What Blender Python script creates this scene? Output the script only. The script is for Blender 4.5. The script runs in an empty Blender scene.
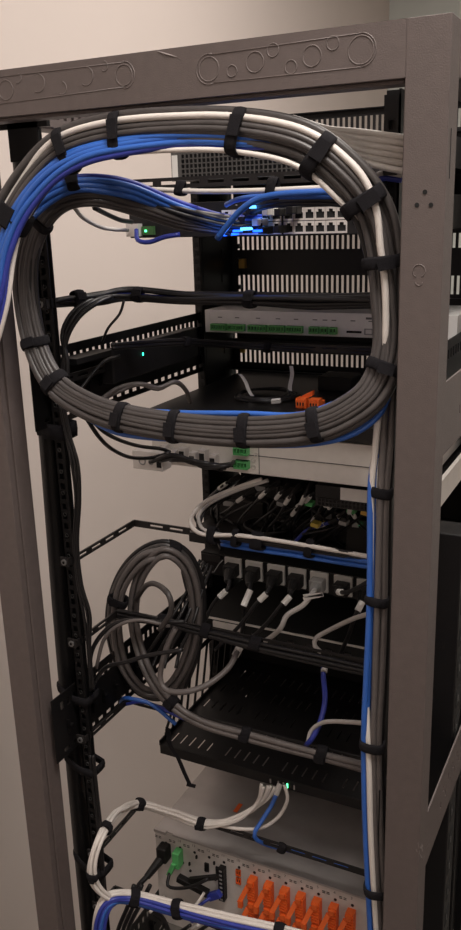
import bpy, bmesh, math, random
from mathutils import Vector, Matrix
C = bpy.context.scene.collection
rnd = random.Random(7)
PI = math.pi
# ---------------------------------------------------------------- camera calibration
CAM = Vector((0.49551, -0.84797, 1.83441))
R = Matrix(((0.89689812, -0.09951503, 0.43089502), (0.4412554, 0.26626742, -0.85696868), (-0.02945204, 0.95874836, 0.2827263)))
FP = 853.0
def at(px, py, Y=None, X=None, Z=None):
    r = R @ Vector((px-230.5, 465.0-py, -FP))
    if Y is not None: t = (Y-CAM.y)/r.y
    elif X is not None: t = (X-CAM.x)/r.x
    else: t = (Z-CAM.z)/r.z
    return CAM + r*t
cd = bpy.data.cameras.new('camera'); cam = bpy.data.objects.new('camera', cd); C.objects.link(cam)
cam.matrix_world = Matrix.Translation(CAM) @ R.to_4x4()
cd.sensor_fit = 'VERTICAL'; cd.sensor_height = 24; cd.lens = FP/930*24; cd.clip_start = .01
bpy.context.scene.camera = cam
# ---------------------------------------------------------------- materials
def mat(name, col, rough=.5, metal=0, noise=0, nscale=60, bump=0, bscale=400, emit=0, spec=.5, coat=0):
    m = bpy.data.materials.new(name); m.use_nodes = True
    nt = m.node_tree; b = nt.nodes['Principled BSDF']
    b.inputs['Base Color'].default_value = (*col, 1); b.inputs['Roughness'].default_value = rough
    b.inputs['Metallic'].default_value = metal; b.inputs['Specular IOR Level'].default_value = spec
    if coat: b.inputs['Coat Weight'].default_value = coat
    tc = nt.nodes.new('ShaderNodeTexCoord')
    if noise:
        n = nt.nodes.new('ShaderNodeTexNoise'); n.inputs['Scale'].default_value = nscale; n.inputs['Detail'].default_value = 6
        nt.links.new(tc.outputs['Object'], n.inputs['Vector'])
        r = nt.nodes.new('ShaderNodeMapRange'); r.inputs[1].default_value = .3; r.inputs[2].default_value = .7
        r.inputs[3].default_value = 1-noise; r.inputs[4].default_value = 1+noise
        nt.links.new(n.outputs['Fac'], r.inputs[0])
        mx = nt.nodes.new('ShaderNodeVectorMath'); mx.operation = 'SCALE'; mx.inputs[0].default_value = col
        nt.links.new(r.outputs[0], mx.inputs['Scale']); nt.links.new(mx.outputs[0], b.inputs['Base Color'])
    if bump:
        n2 = nt.nodes.new('ShaderNodeTexNoise'); n2.inputs['Scale'].default_value = bscale; n2.inputs['Detail'].default_value = 3
        nt.links.new(tc.outputs['Object'], n2.inputs['Vector'])
        bp = nt.nodes.new('ShaderNodeBump'); bp.inputs['Strength'].default_value = bump; bp.inputs['Distance'].default_value = .001
        nt.links.new(n2.outputs['Fac'], bp.inputs['Height']); nt.links.new(bp.outputs[0], b.inputs['Normal'])
    if emit:
        b.inputs['Emission Color'].default_value = (*col, 1); b.inputs['Emission Strength'].default_value = emit
    return m
M = dict(
 frame=mat('powder_coat_grey', (.112,.090,.085), .5, noise=.06, nscale=90, bump=.35, bscale=700),
 line=mat('powder_coat_pressed_line', (.155,.128,.122), .5),
 black=mat('black_powder_coat', (.007,.0065,.007), .42, bump=.1, bscale=600, spec=.3),
 chassis=mat('black_chassis', (.011,.010,.011), .5, noise=.1, bump=.1, spec=.35),
 shelf=mat('black_shelf', (.010,.009,.009), .40, noise=.08, spec=.35),
 dark=mat('dark_opening', (.004,.004,.004), .8),
 bar=mat('lacing_bar_black', (.018,.016,.016), .42, spec=.4),
 steel=mat('zinc_steel', (.62,.575,.545), .42, metal=.1, noise=.12, nscale=30, bump=.1),
 silver=mat('screw_silver', (.30,.30,.30), .4, metal=.7),
 steelnut=mat('rail_nut', (.10,.10,.10), .35, metal=.8),
 lid=mat('grey_lid_metal', (.40,.37,.36), .36, metal=.35, noise=.10, nscale=18, bump=.1),
 cream=mat('cream_panel', (.68,.64,.60), .5, noise=.04),
 lgrey=mat('light_grey_panel', (.74,.72,.70), .5, noise=.04),
 ink=mat('printed_ink', (.09,.09,.09), .7),
 green=mat('terminal_green', (.16,.50,.16), .45),
 lgreen=mat('plug_green', (.11,.46,.15), .45),
 orange=mat('connector_orange', (.80,.13,.02), .5),
 cblue=mat('cable_blue', (.030,.115,.44), .42, noise=.08, nscale=40),
 cdblue=mat('cable_dark_blue', (.03,.045,.30), .42, noise=.08, nscale=40),
 cgrey=mat('cable_grey', (.060,.053,.052), .42, noise=.12, nscale=50),
 cmid=mat('cable_mid_grey', (.115,.10,.096), .45, noise=.1, nscale=50),
 cblack=mat('cable_black', (.011,.010,.011), .42, noise=.1, nscale=50, spec=.4),
 cwhite=mat('cable_white', (.66,.61,.57), .45, noise=.05, nscale=50),
 cpale=mat('cable_pale_grey', (.50,.47,.45), .5, noise=.05, nscale=50),
 tag=mat('white_tag', (.75,.73,.70), .6),
 velcro=mat('black_velcro', (.013,.012,.014), .95, noise=.3, nscale=900, bump=.8, bscale=1500, spec=.15),
 plug=mat('plug_black', (.009,.008,.008), .5, spec=.35),
 gplug=mat('plug_grey', (.26,.25,.24), .55),
 pdu=mat('outlet_grey', (.50,.48,.455), .5, noise=.05),
 brass=mat('brass', (.7,.45,.12), .3, metal=.9),
 yellow=mat('yellow_plug', (.6,.45,.08), .5),
 wall=mat('painted_wall', (.70,.615,.57), .85, noise=.015, nscale=3, bump=.15, bscale=120),
 wallb=mat('painted_wall_pale', (.70,.74,.71), .85, noise=.015, nscale=3),
 floor=mat('floor_vinyl', (.12,.11,.10), .5, noise=.08, nscale=8),
 ceil=mat('ceiling_white', (.75,.73,.70), .9, noise=.02, nscale=10),
 ledb=mat('led_blue', (.01,.10,1), .5, emit=4), ledc=mat('led_cyan', (.08,.35,1), .5, emit=4),
 ledg=mat('led_green', (.1,1,.35), .5, emit=3.5), led2=mat('led_teal', (.05,1,.6), .5, emit=3),
 lamp=mat('lamp_diffuser', (1,.93,.84), .5, emit=3),
 scuff=mat('scuff_and_slot_light', (.27,.235,.225), .7),  # real scuffs, also the painted light in the shelf lip gaps
)
# ---------------------------------------------------------------- mesh helpers
def lnk(name, v, f, m, parent=None, smooth=False, bevel=0, sharp=None):
    me = bpy.data.meshes.new(name)
    off = parent['_o'] if parent and '_o' in parent else None
    base = Vector((0,0,0)); p = parent
    while p is not None: base += p.location; p = p.parent
    me.from_pydata([tuple(Vector(a)-base) for a in v], [], f)
    bm = bmesh.new(); bm.from_mesh(me); bmesh.ops.recalc_face_normals(bm, faces=bm.faces); bm.to_mesh(me); bm.free()
    if smooth:
        for p_ in me.polygons: p_.use_smooth = True
    me.materials.append(m)
    o = bpy.data.objects.new(name, me); C.objects.link(o)
    if parent: o.parent = parent
    if bevel:
        b = o.modifiers.new('bevel', 'BEVEL'); b.width = bevel; b.segments = 2; b.limit_method = 'ANGLE'; b.angle_limit = .7
    return o
class MB:
    def __init__(s): s.v = []; s.f = []
    def add(s, v, f):
        n = len(s.v); s.v += [Vector(a) for a in v]; s.f += [tuple(i+n for i in q) for q in f]; return s
    def box(s, x0, x1, y0, y1, z0, z1):
        return s.add([(x,y,z) for x in (x0,x1) for y in (y0,y1) for z in (z0,z1)],
            [(0,1,3,2),(4,6,7,5),(0,4,5,1),(2,3,7,6),(0,2,6,4),(1,5,7,3)])
    def obox(s, c, ax, ay, az):      # centre and three half-axis vectors
        c = Vector(c); ax, ay, az = Vector(ax), Vector(ay), Vector(az)
        return s.add([c+ax*i+ay*j+az*k for i in (-1,1) for j in (-1,1) for k in (-1,1)],
            [(0,1,3,2),(4,6,7,5),(0,4,5,1),(2,3,7,6),(0,2,6,4),(1,5,7,3)])
    def cyl(s, p0, p1, r, n=12, r1=None):
        p0, p1 = Vector(p0), Vector(p1); t = (p1-p0).normalized(); r1 = r if r1 is None else r1
        u = t.orthogonal().normalized(); w = t.cross(u); k = len(s.v)
        for p, q in ((p0, r), (p1, r1)):
            for i in range(n):
                a = 2*PI*i/n; s.v.append(p+(u*math.cos(a)+w*math.sin(a))*q)
        for i in range(n): s.f.append((k+i, k+(i+1)%n, k+n+(i+1)%n, k+n+i))
        s.f.append(tuple(k+i for i in range(n))[::-1]); s.f.append(tuple(k+n+i for i in range(n)))
        return s
    def tube(s, pts, r, n=8, closed=False):
        k = len(s.v); m = len(pts); u = None
        for i, p in enumerate(pts):
            a = pts[(i-1) % m] if (i > 0 or closed) else pts[0]
            b = pts[(i+1) % m] if (i < m-1 or closed) else pts[-1]
            t = (b-a).normalized()
            if u is None: u = t.orthogonal().normalized()
            u = (u - t*u.dot(t)).normalized(); w = t.cross(u)
            rr = r[i] if isinstance(r, (list, tuple)) else r
            for j in range(n):
                q = 2*PI*j/n; s.v.append(p+(u*math.cos(q)+w*math.sin(q))*rr)
        for i in range(m if closed else m-1):
            for j in range(n):
                a0 = k+i*n; b0 = k+((i+1) % m)*n
                s.f.append((a0+j, a0+(j+1) % n, b0+(j+1) % n, b0+j))
        if not closed:
            s.f.append(tuple(k+j for j in range(n))[::-1]); s.f.append(tuple(k+(m-1)*n+j for j in range(n)))
        return s
    def plate(s, o, u, w, t, L, H, holes):
        """flat plate from origin o, unit axes u (length) and w (height), thickness vector t, rectangular holes (u0,u1,w0,w1)"""
        o, u, w, t = Vector(o), Vector(u), Vector(w), Vector(t)
        us = sorted({0.0, L} | {round(h[i],5) for h in holes for i in (0,1)}); ws = sorted({0.0, H} | {round(h[i],5) for h in holes for i in (2,3)})
        hs = [tuple(round(q,5) for q in h) for h in holes]
        solid = [[True]*(len(ws)-1) for _ in range(len(us)-1)]
        iu = {a:i for i,a in enumerate(us)}; iw = {a:i for i,a in enumerate(ws)}
        for h in hs:
            for i in range(iu[h[0]], iu[h[1]]):
                for j in range(iw[h[2]], iw[h[3]]): solid[i][j] = False
        vid = {}
        def V(i, j, k):
            if (i,j,k) not in vid:
                vid[(i,j,k)] = len(s.v); s.v.append(o+u*us[i]+w*ws[j]+t*k)
            return vid[(i,j,k)]
        nu, nw = len(us)-1, len(ws)-1
        S = lambda i, j: 0 <= i < nu and 0 <= j < nw and solid[i][j]
        for i in range(nu):
            for j in range(nw):
                if not solid[i][j]: continue
                s.f.append((V(i,j,0),V(i+1,j,0),V(i+1,j+1,0),V(i,j+1,0))); s.f.append((V(i,j,1),V(i,j+1,1),V(i+1,j+1,1),V(i+1,j,1)))
                if not S(i-1,j): s.f.append((V(i,j,0),V(i,j+1,0),V(i,j+1,1),V(i,j,1)))
                if not S(i+1,j): s.f.append((V(i+1,j,0),V(i+1,j,1),V(i+1,j+1,1),V(i+1,j+1,0)))
                if not S(i,j-1): s.f.append((V(i,j,0),V(i,j,1),V(i+1,j,1),V(i+1,j,0)))
                if not S(i,j+1): s.f.append((V(i,j+1,0),V(i+1,j+1,0),V(i+1,j+1,1),V(i,j+1,1)))
        return s
    def ring(s, c, u, w, R_, r=.0007, n=28, a0=0, a1=2*PI):
        c, u, w = Vector(c), Vector(u), Vector(w); full = abs(a1-a0-2*PI) < 1e-6
        m = n if full else max(5, int(n*(a1-a0)/2/PI))
        pts = [c+(u*math.cos(a0+(a1-a0)*i/(m if full else m-1))+w*math.sin(a0+(a1-a0)*i/(m if full else m-1)))*R_ for i in range(m)]
        return s.tube(pts, r, 5, full)
    def split(s, name, m, parent=None, **k):
        par = list(range(len(s.v)))
        def root(i):
            while par[i] != i: par[i] = par[par[i]]; i = par[i]
            return i
        for f in s.f:
            for q in f[1:]: par[root(f[0])] = root(q)
        comps = {}
        for f in s.f: comps.setdefault(root(f[0]), []).append(f)
        out = []
        for fs in comps.values():
            ids = sorted({i for f in fs for i in f}); mp = {a: b for b, a in enumerate(ids)}
            out.append(lnk(name, [s.v[i] for i in ids], [tuple(mp[i] for i in f) for f in fs], M[m] if isinstance(m, str) else m, parent, **k))
        return out
    def obj(s, name, m, parent=None, **k): return lnk(name, s.v, s.f, M[m] if isinstance(m, str) else m, parent, **k)
def tagp(o, label, cat, group=None):
    o['label'] = label; o['category'] = cat
    if group: o['group'] = group
    return o
def thing(name, loc, label, cat, group=None):
    o = bpy.data.objects.new(name, None); o.empty_display_size = .02; C.objects.link(o); o.location = loc
    return tagp(o, label, cat, group)
def struct(o): o['kind'] = 'structure'; return o
def holes_row(a0, a1, pitch, wd, w0, w1):
    out = []; a = a0
    while a+wd <= a1: out.append((a, a+wd, w0, w1)); a += pitch
    return out
# spline
def spline(P, step=.006):
    P = [Vector(p) for p in P]
    if len(P) == 2: P = [P[0], (P[0]+P[1])/2, P[1]]
    out = []; n = len(P)
    for i in range(n-1):
        p0 = P[i-1] if i else P[0]*2-P[1]; p1, p2 = P[i], P[i+1]; p3 = P[i+2] if i+2 < n else P[-1]*2-P[-2]
        k = max(2, int((p2-p1).length/step))
        for j in range(k):
            t = j/k
            out.append((i+t, .5*((2*p1)+(p2-p0)*t+(2*p0-5*p1+4*p2-p3)*t*t+(3*p1-p0-3*p2+p3)*t**3)))
    out.append((n-1, P[-1])); return out
def frames(sp):
    res = []; last = None
    for i, (t, p) in enumerate(sp):
        a = sp[max(0,i-1)][1]; b = sp[min(len(sp)-1,i+1)][1]; tg = (b-a).normalized()
        n2 = Vector((.25,-1,.15)); n2 = (n2-tg*n2.dot(tg)); 
        if n2.length < .15: n2 = last or tg.orthogonal()
        n2.normalize(); n1 = n2.cross(tg)
        last = n2; res.append((t, p, tg, n1, n2))
    return res
def px(L): return [at(*q) if len(q) == 3 else at(q[0], q[1], **q[2]) for q in L]
class Path:
    def __init__(s, L, raw=False): s.P = L if raw else px(L); s.fr = frames(spline(s.P))
    def at(s, t): return min(s.fr, key=lambda q: abs(q[0]-t))
def cable(name, path, m, r, a=0, b=0, label=None, group=None, cat='cable', wob=.0006, parent=None):
    """a, b in metres: constants or lists of (t, value) blended along the path"""
    def ev(q, t):
        if not isinstance(q, list): return q
        if t <= q[0][0]: return q[0][1]
        for (t0, v0), (t1, v1) in zip(q, q[1:]):
            if t <= t1:
                k = (t-t0)/(t1-t0); k = k*k*(3-2*k); return v0+(v1-v0)*k
        return q[-1][1]
    f1, f2 = rnd.uniform(0,6), rnd.uniform(0,6); w1 = rnd.uniform(.9,1.9)
    pts = [p+n1*(ev(a,t)+wob*math.sin(w1*t*1.3+f1))+n2*(ev(b,t)+wob*math.sin(w1*t+f2)) for t,p,tg,n1,n2 in path.fr]
    o = MB().tube(pts, r, 8).obj(name, m, parent, smooth=True)
    if label: tagp(o, label, cat, group)
    return o
def wire(L, m, r, label, group=None, name='cable', cat='cable', wob=.0004, ends=None):
    return cable(name, Path(L), m, r, 0, 0, label, group, cat, wob)
def strap(path, t, ra, rb, label, w=.007, ao=0, bo=0, tail=True, m='velcro', tw=0):
    _, p, tg, n1, n2 = path.at(t)
    if tw:
        q = Matrix.Rotation(tw, 3, n2); tg = q@tg; n1 = q@n1
    c = p+n1*ao+n2*bo; mb = MB(); n = 26; k = 0
    prof = [(-w,-.0012),(-w,.0008),(-w*.6,.0016),(0,.0020),(w*.6,.0016),(w,.0008),(w,-.0012)]
    for i in range(n):
        an = 2*PI*i/n; e = 2.6
        cx = math.copysign(abs(math.cos(an))**(2/e), math.cos(an)); sx = math.copysign(abs(math.sin(an))**(2/e), math.sin(an))
        wv = 1+.03*math.sin(3*an+t)-.05
        for x, h in prof:
            mb.v.append(c+tg*(x+.0012*math.sin(2*an))+n1*cx*(ra+h)*wv+n2*sx*(rb+h)*wv)
    m_ = len(prof)
    for i in range(n):
        for j in range(m_):
            mb.f.append((i*m_+j, i*m_+(j+1)%m_, ((i+1)%n)*m_+(j+1)%m_, ((i+1)%n)*m_+j))
    if tail:
        s_ = 1
        mb.obox(c+n2*(rb+.0022)+n1*ra*.15+tg*.0015, tg*w*.95, n1*ra*.42, n2*.0008)
    o = mb.obj('cable_strap', m, smooth=False)
    for pl in o.data.polygons[:n*m_]: pl.use_smooth = True
    return tagp(o, label, 'strap', 'black hook and loop cable straps')
# ================================================================ ROOM
WX, WY, CZ, FZ = -.75, 3.4, 3.05, -.25
struct(MB().box(WX-.1, WX, -3, WY+.1, FZ, CZ).obj('wall_left', 'wall'))
struct(MB().box(WX, 3.2, WY, WY+.1, FZ, CZ).obj('wall_back', 'wallb'))
struct(MB().box(3.2, 3.3, -3, WY+.1, FZ, CZ).obj('wall_right', 'wall'))
struct(MB().box(WX-.1, 3.3, -3.1, -3, FZ, CZ).obj('wall_front', 'wall'))
struct(MB().box(WX-.1, 3.3, -3.1, WY+.1, FZ-.1, FZ).obj('floor', 'floor'))
struct(MB().box(WX-.1, 3.3, -3.1, WY+.1, CZ, CZ+.1).obj('ceiling', 'ceil'))
def ceiling_light(x, y, sx, sy, power, label, col=(1,.93,.87)):
    t = thing('ceiling_light', (x,y,CZ), label, 'ceiling light', 'ceiling light panels')
    MB().plate((x-sx/2-.02,y-sy/2-.02,CZ-.03),(1,0,0),(0,1,0),(0,0,.028),sx+.04,sy+.04,[(.02,sx+.02,.02,sy+.02)]).obj('frame','cream',t)
    MB().box(x-sx/2,x+sx/2,y-sy/2,y+sy/2,CZ-.012,CZ-.006).obj('diffuser','lamp',t)
    l = bpy.data.lights.new('ceiling_lamp','AREA'); l.shape='RECTANGLE'; l.size=sx; l.size_y=sy; l.energy=power; l.color=col
    o = bpy.data.objects.new('ceiling_lamp', l); C.objects.link(o); o.location=(0,0,-.034); o.parent=t
L1P, L2P = 30, 26
ceiling_light(.60, -.45, .6, .6, L1P, 'square ceiling light panel above the person taking the photo')
ceiling_light(.55, 1.15, 1.2, .6, L2P, 'long ceiling light panel behind the rack')
ceiling_light(1.2, -1.9, 1.2, .6, 8, 'added fill light panel on the ceiling farther back in the room')  # unseen front fill, added to brighten the devices
# ================================================================ RACK
rack = thing('server_rack', (0,0,0), 'tall open dark grey metal server rack with black rails inside', 'server rack')
XO, XI, PD, ZT, ZB = .305, .2635, .038, 2.001, 1.951
# front top beam and its pressed outlines
beam = MB().box(-.2635, XI, 0, PD, ZB, ZT).obj('top_beam', 'frame', rack)
k = MB(); fy = -.0002
def PB(x, y): return at(x, y, 0)+Vector((0,fy,0))
UX, UZ = (1,0,0), (0,0,1)
def rr(c, r, **q): k.ring(PB(*c), UX, UZ, r, .0005, **q)
rr((361,50), .0125); rr((361,50), .0148, a0=-1.5, a1=1.6); rr((209,69), .0115); rr((209,69), .0145, a0=1.3, a1=5.0)
rr((124,75), .0105); rr((124,75), .0135, a0=-1.6, a1=1.7)
for c, r in (((312,56),.0095),((333,43),.0062),((291,67),.0062),((273,50),.0062),((255,62),.0095),((232,71),.0055)): rr(c, r)
for c, r in (((86,76),.0095),((62,88),.0065),((38,83),.0095),((104,66),.005),((18,78),.005)): rr(c, r, a0=-2.2, a1=1.4)
rr((6,90),.0105)
for a, b in (((209,55),(361,33)),((212,83),(361,67)),((124,62),(0,77)),((124,87),(0,104))): k.tube([PB(*a), PB(*b)], .00045, 5)
k.split('pressed_outline', 'line', beam, smooth=True)
MB().tube([PB(157,51),PB(163,53),PB(170,55),PB(177,57)], [.0002,.0008,.0009,.0002], 5).obj('scratch', 'scuff', beam)
# posts
pr = MB().box(XI, XO, 0, PD, FZ, ZT).obj('post', 'frame', rack, bevel=.0006)
k = MB()
for a, b in ((425,192),(417,205),(431,205)): k.cyl(PB(a,b)+Vector((0,.001,0)), PB(a,b)+Vector((0,-.0003,0)), .0023, 12)
k.split('bolt_hole', 'dark', pr)
k = MB(); k.ring(PB(419,271), UX, UZ, .0062, .0005, a0=-1.1, a1=PI+1.1); k.ring(PB(419,282), UX, UZ, .0034, .0005, a0=PI, a1=2*PI)
k.obj('keyhole_outline', 'line', pr, smooth=True)
MB().box(XO, XO+.0004, .012, .014, 1.86, 1.905).obj('seam', 'dark', pr)
k = MB()
for q in range(9):
    a = PB(424+rnd.uniform(-7,4), 855+rnd.uniform(-9,5)); k.tube([a, a+Vector((rnd.uniform(-.002,.002),0,rnd.uniform(.003,.008)))], .00025, 4)
k.split('scuff', 'scuff', pr)
pl = MB().box(-XO, -.2635, 0, PD, FZ, ZT).obj('post', 'frame', rack, bevel=.0006)
# rebate lips
MB().box(.2600, XI, .010, PD-.004, FZ, ZB).box(-.2635, -.2600, .010, PD, FZ, ZB).box(-.258, .2600, .010, PD-.004, ZB-.004, ZB).obj('inner_lip', 'frame', rack, bevel=.001)
# depth beams (top), bottom frame, front posts
for s in (-1, 1):
    x0, x1 = sorted((s*XO, s*.265))
    MB().box(x0, x1, PD, .80, ZB, ZT).obj('side_beam', 'frame', rack, bevel=.0015)
    MB().box(x0, x1, PD, .80, FZ, FZ+.05).obj('side_beam', 'frame', rack, bevel=.0015)
MB().box(-XO, XO, .66, .80, FZ, FZ+.05).obj('bottom_beam', 'frame', rack); MB().box(-XO, XO, 0, PD, FZ, FZ+.05).obj('bottom_beam', 'frame', rack)
# frame-coloured side crossbars on the outside
for s in (1, -1):
  for z0, z1 in ((1.575,1.656),(1.035,1.115),(.45,.53)):
    mb = MB(); L = .60
    mb.plate((s*.302, PD, z0), (0,1,0), (0,0,1), (s*-.002,0,0), L, z1-z0, holes_row(.09,L-.02,.028,.004,.030,.040)+holes_row(.104,L-.02,.028,.004,.046,.056))
    if s == 1: mb.obj('side_crossbar', 'frame', rack)
# mounting rails
def rail(x0, x1, y0, y1, face, name='mounting_rail'):
    mb = MB(); U = .04445; n = int((ZB-.1)/(U/3)); w = x1-x0
    hs = []
    for i in range(n):
        z = .02+i*U/3
        hs.append((w/2-.0038, w/2+.0038, z, z+(.0085 if i % 3 else .0092)))
    mb.plate((x0, face, .07), (1,0,0), (0,0,1), (0,.002,0), w, ZB-.075, hs)
    return mb
for s in (-1, 1):
    x0, x1 = sorted((s*.2405, s*.2230))
    mb = rail(x0, x1, 0, 0, .070)
    xe = s*.2300
    xe = s*.2395
    mb.box(xe-.001, xe+.001, .070, .100, .07, ZB).box(s*.2317-.0085, s*.2317+.0085, .078, .0785, .07, ZB)
    r_ = mb.obj('mounting_rail', 'black', rack)
    k = MB(); h = MB()
    for i in range(42):
        z = .60+i*.0318
        if z > 1.9: break
        k.ring((s*.2317,.0695,z+.004), UX, UZ, .0026, .0005, 12)
    k.split('rail_screw', 'steelnut', r_, smooth=True)
    # front (far) mounting rails with depth
    x0, x1 = sorted((s*.2650, s*.2325))
    x0, x1 = sorted((s*.2540, s*.2385)); mb = rail(x0, x1, 0, 0, .520); mb.box(x0, x1, .528, .529, .07, ZB)
    mb.plate((s*.2400-.001, .520, .07), (0,1,0), (0,0,1), (.002,0,0), .125, ZB-.075, [])
    for i in range(40): mb.box(min(s*.2375,s*.2390), max(s*.2375,s*.2390), .600, .615, .11+i*.0445, .125+i*.0445)
    mb.box(x0, x1, .643, .65, .07, ZB)
    mb.obj('mounting_rail', 'black', rack)
# perforated black side trays along the depth, left and right
for s in (-1, 1):
  for z0, z1, yn in ((1.556,1.664,.045),(1.045,1.152,.02),(.50,.60,.02)):
    L = .52-yn+.04; H = z1-z0
    hs = holes_row(.02, L-.01, .0155, .0075, H-.026, H-.013) + holes_row(.02, L-.01, .0225, .013, .008, .0145)
    x = s*.250
    mb = MB().plate((x, yn, z0), (0,1,0), (0,0,1), (-s*.0015,0,0), L, H, hs)
    for q in range(int(L/.031)-1):
        y = yn+.03+q*.031; mb.box(min(x,x-s*.008), max(x,x-s*.008), y, y+.0015, z0+.035, z0+.060); mb.box(min(x,x-s*.008), max(x,x-s*.008), y, y+.010, z0+.046, z0+.049)
    mb.obj('side_tray', 'black', rack)
# slotted lip under the top on the left
MB().plate((-.256,.10,1.952),(0,1,0),(0,0,1),(.0015,0,0),.50,.042,holes_row(.02,.49,.017,.007,.010,.030)).obj('top_lip', 'frame', rack)
k = MB().box(-.262,-.215,.062,.066,1.905,1.952).box(-.30,-.20,.062,.068,1.944,1.953); k.obj('corner_bracket','black',rack)
# ================================================================ front (far) panels
FY = .645
def vent_panel(z0, z1, bands, label, x0=-.2385, x1=.2385):
    t = thing('vent_panel', (0,FY,z0), label, 'vent panel', 'black slotted panels at the far side of the rack')
    hs = []
    for b0, b1 in bands: hs += holes_row(.012, x1-x0-.012, .0098, .0048, b0-z0, b1-z0)
    MB().plate((x0,FY,z0),(1,0,0),(0,0,1),(0,.0015,0),x1-x0,z1-z0,hs).obj('panel','chassis',t)
    MB().box(x0,x1,FY-.009,FY,z0,z0+.0015).box(x0,x1,FY-.009,FY,z1-.0015,z1).obj('flange','chassis',t)
    return t
vent_panel(1.951, 1.998, [(1.958,1.986)], 'black slotted vent panel at the very top far side of rack')
t = vent_panel(1.683, 1.806, [(1.768,1.792),(1.691,1.722)], 'tall black panel with two slot rows below the network switch')
k = MB()
for z in (1.70,1.725,1.75,1.775): k.cyl((-.222,FY-.012,z),(-.222,FY,z),.0045,10)
k.split('thumb_screw','chassis',t)
MB().box(-.219,-.207,FY-.012,FY-.002,1.735,1.752).obj('latch','brass',t)
t = vent_panel(1.541, 1.602, [(1.556,1.590)], 'black slotted vent panel above the coiled spare leads')
MB().box(-.222,-.214,FY-.010,FY-.002,1.575,1.592).obj('latch','brass',t)
t = thing('blank_panel', (0,FY,.60), 'plain black blanking panel closing the lower far side of rack', 'blank panel')
MB().box(-.2325,.2325,FY,FY+.002,.60,1.545).obj('panel','chassis',t)
t = thing('blank_panel', (0,FY,1.62), 'narrow black blanking panel hidden behind the pale grey controller', 'blank panel')
MB().box(-.2325,.2325,FY,FY+.002,1.602,1.6835).obj('panel','chassis',t)
t = thing('blank_panel', (0,FY,1.85), 'black blanking panel behind the perforated server near the top', 'blank panel')
MB().box(-.2325,.2325,FY,FY+.002,1.806,1.951).obj('panel','chassis',t)
# ================================================================ devices
def device(name, label, cat, x0, x1, y0, y1, z0, z1, m='chassis', bevel=.0008, group=None):
    t = thing(name, ((x0+x1)/2, y0, z0), label, cat, group)
    MB().box(x0,x1,y0,y1,z0,z1).obj('chassis', m, t, bevel=bevel)
    return t
def ears(t, z0, z1, y=.645):
    MB().box(-.2325,-.215,y-.003,y,z0,z1).box(.215,.2325,y-.003,y,z0,z1).split('rack_ear','chassis',t)
# perforated server
t = thing('server', (0,.40,1.886), 'black one unit server with perforated back near the top', 'server')
MB().box(-.22,.22,.404,.64,1.8865,1.9285).obj('chassis','chassis',t)
hs = []
for j in range(5): hs += holes_row(.018,.436,.0075,.0056,.004+j*.0075,.0096+j*.0075)
MB().plate((-.22,.3985,1.886),(1,0,0),(0,0,1),(0,.002,0),.44,.043,hs).obj('grille', mat('grille_grey',(.075,.072,.07),.45), t)
MB().box(-.2185,-.2085,.3978,.3985,1.889,1.925).obj('sticker','tag',t)
# network switch
SY, SZ0, SZ1 = .266, 1.8035, 1.851
t = sw = device('network_switch', 'black network switch with rows of ports and blue lights', 'network switch', -.22,.22,SY,.60,SZ0,SZ1)
def port(mb1, mb2, x, z, flip, y):
    mb1.plate((x-.0072,y-.0024,z-.0082),(1,0,0),(0,0,1),(0,.0022,0),.0144,.0164,[(.0013,.0131,.0025,.0105),(.0042,.0102,.0105,.0140)])
    mb2.box(x-.0062,x+.0062,y-.0004,y+.0,z-.0062,z+.0062)
    s = 1 if flip else -1
for i in range(12):
    gx = -.058+i*.0151+(.003 if i >= 6 else 0)
    for r_, z in enumerate((1.8135,1.8310)):
        fr = MB(); op = MB(); port(fr, op, gx, z, r_, SY)
        p_ = fr.obj('port', 'steel', sw); op.obj('socket', 'dark', p_)
k = MB()
for i in range(12): 
    gx = -.058+i*.0151+(.003 if i >= 6 else 0); k.box(gx-.0012,gx+.0012,SY-.0006,SY,1.8445,1.8462)
k.split('indicator', 'scuff', sw)
MB().box(.126,.136,SY-.002,SY,1.818,1.835).obj('uplink_port','dark',sw)
k = MB().box(-.219,-.198,SY-.012,SY,1.806,1.824); cn = k.obj('metal_connector','steel',sw)
k = MB().box(-.196,-.176,SY-.006,SY,1.808,1.820); k.obj('circuit_board',mat('board_green',(.05,.12,.04),.5),sw)
MB().box(-.190,-.187,SY-.0075,SY-.006,1.812,1.815).obj('indicator_light','ledg',sw)
k = MB(); kc = MB()
for x, y in ((222,235),(236,231),(256,231)): p = at(x,y,SY-.045); k.box(p.x-.0042,p.x+.0042,SY-.046,SY,p.z-.0014,p.z+.0014)
for x, y in ((205,231),(243,229),(252,207)): p = at(x,y,SY-.050); kc.box(p.x-.0035,p.x+.0035,SY-.051,SY,p.z-.0018,p.z+.0018)
k.split('indicator_light','ledb',sw); kc.split('indicator_light','ledc',sw)
# pale grey controller with green terminal blocks
t = dsp = device('audio_controller', 'pale grey one unit controller with green terminal blocks on back', 'rack device', -.2205,.2205,.4934,.64,1.634,1.673,'lgrey')
ears(t,1.634,1.673)
k = MB()
def term_block(parent, x0, x1, z0, z1, y, n, m='green', d=.010):
    mb = MB().box(x0,x1,y-d*.55,y,z0,z1)
    w = (x1-x0)/n
    for i in range(n+1): mb.box(x0+i*w-.0005, x0+i*w+.0005, y-d, y, z0, z1) if i <= n else None
    mb.box(x0,x1,y-d,y,z0,z0+(z1-z0)*.22).box(x0,x1,y-d,y,z1-(z1-z0)*.2,z1)
    o = mb.obj('terminal_block', m, parent)
    h = MB()
    for i in range(n): h.box(x0+(i+.28)*w, x0+(i+.72)*w, y-d*.6, y-d*.55, z0+(z1-z0)*.3, z0+(z1-z0)*.75)
    h.obj('wire_hole','dark',o); return o
def X_(x, y, Y): return at(x, y, Y).x
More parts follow.
